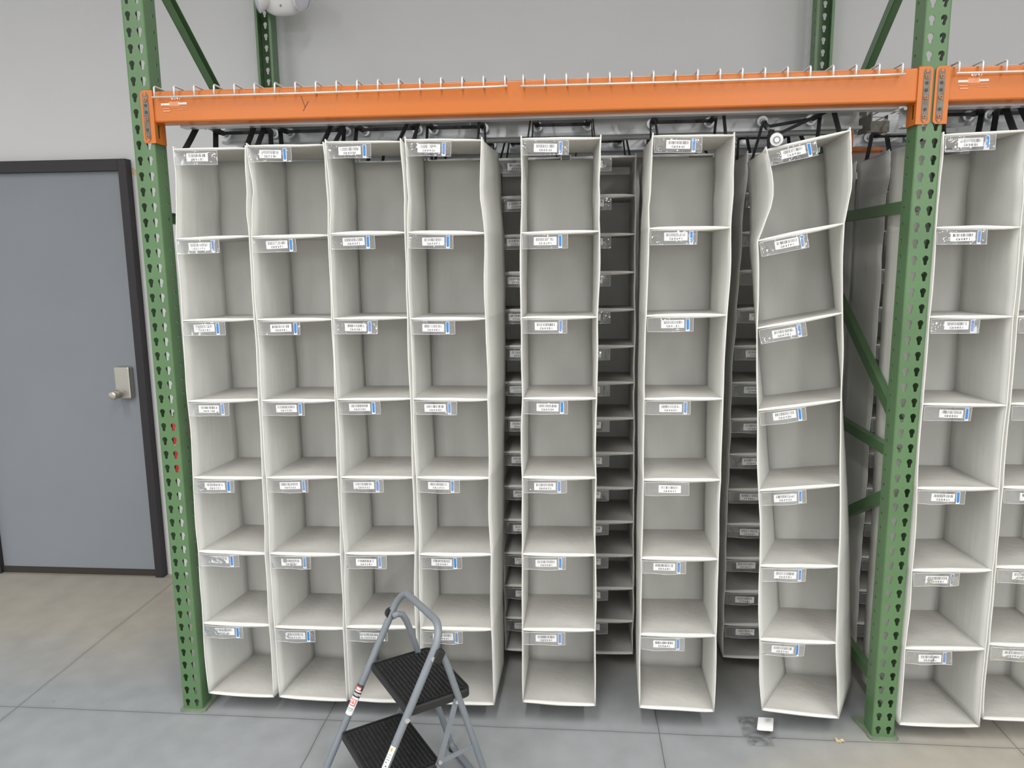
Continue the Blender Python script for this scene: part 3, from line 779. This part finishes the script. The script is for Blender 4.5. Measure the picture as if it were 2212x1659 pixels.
# rear legs, one bent tube with a floor bar
def leg(w, s):
    return [lp(.070, w, .545), lp(.088, w, .549), lp(.104, w, .542), lp(.116, w, .520), lp(.128, w, .485), lp(.20, w, .245), lp(.262, w, .035)]
a = leg(w0+.022, 0); b = leg(w1-.0, 0)
bottom = [lp(.266, w0+.026, .018), lp(.268, w0+.05, .0125), lp(.268, w1-.03, .0125), lp(.266, w1-.004, .018)]
mb = MB(); mb.tube(a+bottom+b[::-1], .0105, 12); mb.build('rear_frame', M['laddergrey'], st, smooth=True)
def step(u0, u1, wa, wb, z, name='step'):
    mb = MB(); r = .024; hh = .024
    pts = []
    for cu, cw, a0 in ((u1-r, wb-r, 0), (u0+.008, wb-.008, 1), (u0+.008, wa+.008, 2), (u1-r, wa+r, 3)):
        rad = r if a0 in (0, 3) else .008
        for q in range(6):
            an = PI/2*(q/5+a0); pts.append((cu+rad*math.cos(an), cw+rad*math.sin(an)))
    top = [lp(u, w, z) for u, w in pts]; cen = ((u0+u1)/2, (wa+wb)/2)
    ins = [lp(cen[0]+(u-cen[0])*.955, cen[1]+(w-cen[1])*.965, z) for u, w in pts]
    ins2 = [p-Vector((0,0,.003)) for p in ins]
    out1 = [p-Vector((0,0,.004))+(p-lp(*cen, z)).normalized()*.002 for p in top]
    low = [p-Vector((0,0,hh))+(p-lp(*cen, z)).normalized()*.003 for p in top]
    low2 = [lp(cen[0]+(u-cen[0])*.95, cen[1]+(w-cen[1])*.96, z-hh) for u, w in pts]
    und = [p+Vector((0,0,hh-.009)) for p in low2]
    mb.quadstrip([ins2, ins, top, out1, low, low2, und], 0)
    mb.face(ins2, 0); mb.face(und[::-1], 0)
    s_ = mb.build(name, M['blackplastic'], st)
    mb = MB(); nrib = 15
    for k in range(nrib):
        u = u0+.014+(u1-u0-.028)*k/(nrib-1); c = lp(u, cen[1], z-.0012)
        inset = .022 if k in (0, nrib-1) else .014
        mb.obox(c, LW*((wb-wa)/2-inset), LU*.0030, Vector((0,0,.0022)))
    for k in range(nrib-1):
        u = u0+.014+(u1-u0-.028)*(k+.5)/(nrib-1)
        mb.obox(lp(u, wb-.014, z-.0014), LW*.0035, LU*.0028, Vector((0,0,.0016)))
    mb.build('tread', M['tread'], s_, bevel=.0008)
    return s_
step(-.004, .203, .008, .300, HT)
step(-.112, .095, .008, .305, .196, 'step')
# side links, straps and rivets
for w in (w0+.012, w1-.002):
    s = 1 if w > .1 else -1
    mb = MB()
    def bar(p, q, hw=.009, t=.0016):
        p = Vector(p); q = Vector(q); d = (q-p).normalized(); n_ = LW.cross(d); mb.obox((p+q)/2, d*((q-p).length/2+.006), n_*hw, LW*t)
    bar(lp(.150, w, .378), lp(.090, w, .200)); bar(lp(.090, w, .200), lp(.035, w, .105))
    ww = w+s*.003
    bar(lp(.090, ww, .200), lp(.210, ww, .212), .0075)
    mb.build('side_link', M['laddergrey'], st)
    mb = MB()
    for u, z in ((.150, .376), (.090, .200), (.208, .212)): mb.disc(lp(u, w+s*.006, z), LW, .0062, .004, 12)
    mb.disc(lp(rr(0, .376)+.0, w+s*.013 if s > 0 else w0-.012, .376), LW, .0075, .005, 14)
    mb.disc(lp(rr(0, .536)+.004, (w1+.0125) if s > 0 else (w0-.0125), .540), LW, .0075, .006, 14)
    mb.build('rivet', M['rivet'], st)
    mb = MB()
    # black pivot block holding the rear leg to the front frame
    c = lp(rr(0, .545)+.012, (w1+.0045) if s > 0 else (w0-.004), .543)
    d = (LU*math.cos(.5)+Vector((0,0,1))*-math.sin(.5)).normalized()
    mb.obox(c+LU*.004, (LU*KK+Vector((0,0,1))).normalized()*.020, LW*.0135, (LU-Vector((0,0,1))*KK).normalized()*.0145) if s > 0 else mb.disc(c-LU*.012, LW, .018, .02, 18)
    mb.build('pivot_block', M['blackplastic'], st, bevel=.004 if s > 0 else 0)
for u, w in ((.268, w0+.03), (.268, w1-.008), (rr(0, 0)+.0, w0), (rr(0, 0)+.0, w1)):
    mb = MB(); mb.tube([lp(u, w, .0), lp(u+.001, w, .013)], .0135, 14); mb.build('rubber_foot', M['blackplastic'], st, smooth=False)
# stickers wrapped on the rails
def wrap(w, z0, z1, bands, name, side=-1, arc=2.4, phase=0.):
    """bands: list of (t0,t1,mat index) along the rail"""
    mb = MB(); n = 10
    ax = (lp(rr(0, z1), w, z1)-lp(rr(0, z0), w, z0)).normalized()
    outv = (Vector((1.436, -2.483, 1.668))-lp(rr(0, (z0+z1)/2), w, (z0+z1)/2)); outv -= ax*outv.dot(ax); outv.normalize()
    outv = (-LU*.35+LW*.55+Vector((0,0,.55))); outv -= ax*outv.dot(ax); outv.normalize(); sv = ax.cross(outv)
    for t0, t1, mi, a0, a1, rad in bands:
        rings = []
        for t in (t0, t1):
            z = z0+(z1-z0)*t; c = lp(rr(0, z), w, z)
            rings.append([c+(outv*math.cos(a)+sv*math.sin(a))*(.0115+rad) for a in [a0+(a1-a0)*k/n for k in range(n+1)]])
        mb.quadstrip(rings, mi, closed=False)
    return mb
bl = [(0, .18, 0, -1.5, 1.3, .0006), (.18, 1, 0, -1.3, 1.3, .0005), (.80, 1., 1, -1.3, 1.3, .0009), (.70, .76, 1, -1.3, 1.3, .0009), (.58, .64, 1, -1.3, 1.3, .0009),
      (.80, .93, 2, -.75, .75, .0012), (.83, .90, 3, -.6, .6, .0015), (.30, .52, 2, -.8, .8, .0010), (.33, .50, 3, -.6, .6, .0013), (.38, .42, 2, -.35, .35, .0016), (.44, .47, 2, -.2, .2, .0016),
      (.66, .68, 1, -.9, .9, .0010), (.20, .22, 1, -.8, .8, .0010), (.15, .165, 1, -.8, .8, .0010), (.11, .12, 1, -.8, .6, .0010)]
wrap(w0, .242, .332, bl, 's').build('safety_sticker', [M['card'], M['ink'], M['stickred'], M['stickpink']], st)
bl = [(0, 1, 0, -.7, .7, .0005), (.84, .95, 3, -.35, .15, .0009), (.24, .30, 1, -.3, .0, .0009), (.34, .38, 1, -.1, .3, .0009), (.46, .49, 1, -.4, .0, .0009), (.56, .58, 1, -.5, .4, .0009), (.64, .655, 1, -.5, .4, .0009), (.72, .735, 1, -.5, .4, .0009), (.10, .16, 1, .1, .4, .0009)]
wrap(w1, .225, .305, bl, 's').build('warning_label', [M['card'], M['ink'], M['stickred'], M['stickorange']], st)

# ================================================================== SMALL THINGS
# fire extinguisher on the wall behind the left post
fe = thing('fire_extinguisher', 'red fire extinguisher on the wall behind the left green post', 'fire extinguisher', (-.575, 1.13, .60))
def lathe(mb, c, prof, n=28, mi=0):
    mb.quadstrip([[(c[0]+r*math.cos(2*PI*k/n), c[1]+r*math.sin(2*PI*k/n), c[2]+z) for k in range(n)] for r, z in prof], mi, caps=True)
mb = MB(); lathe(mb, (-.575, 1.13, .60), [(.046, 0), (.052, .004), (.054, .015), (.054, .27), (.050, .295), (.036, .318), (.018, .328), (.015, .34)]); cy = mb.build('cylinder', M['red'], fe, smooth=True)
mb = MB(); lathe(mb, (-.575, 1.13, .60), [(.0545, .135), (.0548, .136), (.0548, .160), (.0545, .161)]); mb.build('label_band', M['card'], cy)
mb = MB(); mb.box(-.595, -.555, 1.115, 1.145, .937, .965); mb.box(-.590, -.50, 1.122, 1.138, .968, .976); mb.box(-.590, -.51, 1.122, 1.138, .948, .955); mb.build('valve_handle', M['blackplastic'], fe, bevel=.003)
mb = MB(); mb.tube([(-.60, 1.13, .955), (-.64, 1.13, .94), (-.652, 1.13, .88), (-.645, 1.13, .76), (-.640, 1.13, .68)], .009, 10); mb.build('hose', M['blackplastic'], fe, smooth=True)
mb = MB(); mb.box(-.600, -.55, 1.187, 1.209, .70, .86); mb.build('wall_bracket', M['zinc'], fe)

# twin-head emergency light at the top of the left rear post
em = thing('emergency_light', 'white twin-head emergency light hanging in front of the left rear post', 'emergency light', (.122, 1.03, 2.775))
mb = MB(); c = Vector((.122, 1.03, 2.862)); rings = []
for q in range(0, 11):
    a = -PI/2+PI*q/10; rings.append([(c.x+.104*math.cos(a)**.7*math.cos(2*PI*k/32) if math.cos(a) > 1e-6 else c.x, c.y+.045*(math.cos(a)**.7 if math.cos(a) > 1e-6 else 0)*math.sin(2*PI*k/32), c.z+.085*math.sin(a)) for k in range(32)])
mb.quadstrip(rings); mb.build('light_body', M['housing'], em, smooth=True)
mb = MB(); mb.disc((.122, .990, 2.81), (0,1,.6), .004, .006, 12); mb.build('test_button', M['rollerhub'], em)
for sx in (-1, 1):
    cc = Vector((.122+sx*.098, .985, 2.826)); ax = Vector((sx*.80, -.46, -.38)).normalized(); u = Vector((0,0,1)).cross(ax).normalized(); v = ax.cross(u)
    def ring(d, r): return [cc+ax*d+(u*math.cos(2*PI*k/24)+v*math.sin(2*PI*k/24))*r for k in range(24)]
    mb = MB(); mb.quadstrip([ring(-.045, .012), ring(-.04, .026), ring(-.012, .038), ring(.006, .044), ring(.010, .044), ring(.010, .040)], caps=False); h = mb.build('lamp_head', M['housing'], em, smooth=True)
    mb = MB(); mb.quadstrip([ring(.006, .040), ring(.0085, .030), ring(.010, .012), ring(.0105, .001)]); mb.build('lamp_lens', M['lens'], h, smooth=True)

# clear wrapper with a white sticker lying on the floor
t = thing('plastic_wrapper', 'clear crumpled plastic wrapper with white sticker lying below the crooked organizer', 'wrapper', (2.09, .0, 0))
mb = MB()
def wrp(a, b):
    x = 2.040+.115*a; y = -.072+.165*b
    if b < .3: x = 2.045+.085*a+.01*b
    z = .004+.010*abs(noise.noise(Vector((x*30, y*30, 2))))+.006*noise.noise(Vector((x*70, y*70, 5)))**2
    return (x+.006*noise.noise(Vector((x*20, y*20, 8))), y+.006*noise.noise(Vector((x*20, y*20, 1))), z)
mb.grid(lambda a, b: wrp(b, a), 26, 18); mb.build('clear_film', clear_plastic('crinkled_film', .10, .12, 60), t, smooth=True)
mb = MB(); pts = [(2.109, .067), (2.163, .065), (2.141, -.012), (2.136, -.015), (2.092, -.012), (2.087, -.006)]
mb.face([(x, y, .0215) for x, y in pts], 0)
for k in range(5): 
    a = Vector((2.150-k*.004, .060, .0222)); mb.face([a, a+Vector((.001,0,0)), a+Vector((-.006,-.022,0)), a+Vector((-.007,-.022,0))], 1)
mb.build('white_sticker', [M['card'], M['rollerhub']], t)
# scrap of torn tan paper
mb = MB(); rnd = random.Random(3)
for k in range(7):
    c = Vector((2.368+rnd.uniform(-.012, .012), -.028+rnd.uniform(-.007, .007), .004)); a = rnd.uniform(0, 6)
    mb.obox(c, Vector((math.cos(a), math.sin(a), .2))*.008, Vector((-math.sin(a), math.cos(a), .3))*.004, Vector((0,0,.0012)))
tag(mb.build('paper_scrap', M['tan'], origin=(2.368, -.028, 0)), 'small torn tan scrap on the floor joint left of the right post foot', 'scrap')

# ================================================================== LIGHT
def strip(x, y0, y1, z, power, w=.14, col=(1, .992, .97), label=None, spread=None):
    t = thing('ceiling_light', label, 'ceiling light', (x, (y0+y1)/2, z), 'long ceiling lights over the aisle')
    mb = MB(); mb.box(x-.09, x+.09, y0, y1, z, z+.06); mb.build('light_housing', M['housing'], t)
    ld = bpy.data.lights.new('strip_lamp', 'AREA'); ld.shape = 'RECTANGLE'; ld.size = w; ld.size_y = (y1-y0)*.98; ld.energy = power; ld.color = col
    if spread: ld.spread = spread
    lo = bpy.data.objects.new('lamp', ld); COL.objects.link(lo); lo.parent = t; lo.location = (0, 0, -.006)
LZ = 3.9; SP = math.radians(150)
strip(-1.25, -5.6, -.90, LZ, 100, label='ceiling light over the left end of the aisle', spread=SP)
strip(1.05, -5.6, -.90, LZ, 100, label='ceiling light over the middle of the aisle', spread=SP)
strip(3.35, -5.6, -.90, LZ, 100, label='ceiling light over the right end of the aisle', spread=SP)
strip(-3.3, -13, -7, LZ, 360, w=.22, label='distant ceiling light far behind the camera, left')
strip(3.9, -13, -7, LZ, 360, w=.22, label='distant ceiling light far behind the camera, middle')
strip(7.4, -13, -7, LZ, 360, w=.22, label='distant ceiling light far behind the camera, right')
wd = bpy.data.worlds.new('room_air'); SC.world = wd; wd.use_nodes = True
bg = wd.node_tree.nodes['Background']; bg.inputs['Color'].default_value = (.95, .97, 1., 1); bg.inputs['Strength'].default_value = 1.0

# ================================================================== CAMERA
f, cx, cy, cz, yaw, pitch, roll = 1612., 1.4364, -2.4832, 1.6687, .084093, -.162733, -.010493
Fv = Vector((-math.sin(yaw)*math.cos(pitch), math.cos(yaw)*math.cos(pitch), math.sin(pitch)))
Rv = Vector((math.cos(yaw), math.sin(yaw), 0)); Uv = Rv.cross(Fv)
c_, s_ = math.cos(roll), math.sin(roll)
R2 = c_*Rv+s_*Uv; U2 = -s_*Rv+c_*Uv
cam = bpy.data.cameras.new('camera'); co = bpy.data.objects.new('camera', cam); COL.objects.link(co)
cam.sensor_width = 36; cam.sensor_fit = 'HORIZONTAL'; cam.lens = 36*f/2212; cam.clip_start = .05
mt = Matrix(((R2.x, U2.x, -Fv.x, cx), (R2.y, U2.y, -Fv.y, cy), (R2.z, U2.z, -Fv.z, cz), (0, 0, 0, 1)))
co.matrix_world = mt
SC.camera = co
SC.view_settings.view_transform = 'Standard'; SC.view_settings.look = 'None'; SC.view_settings.gamma = 1; SC.view_settings.exposure = 0.10
SC.view_settings.use_curve_mapping = False
for o in bpy.data.objects:
    if '_o' in o: del o['_o']
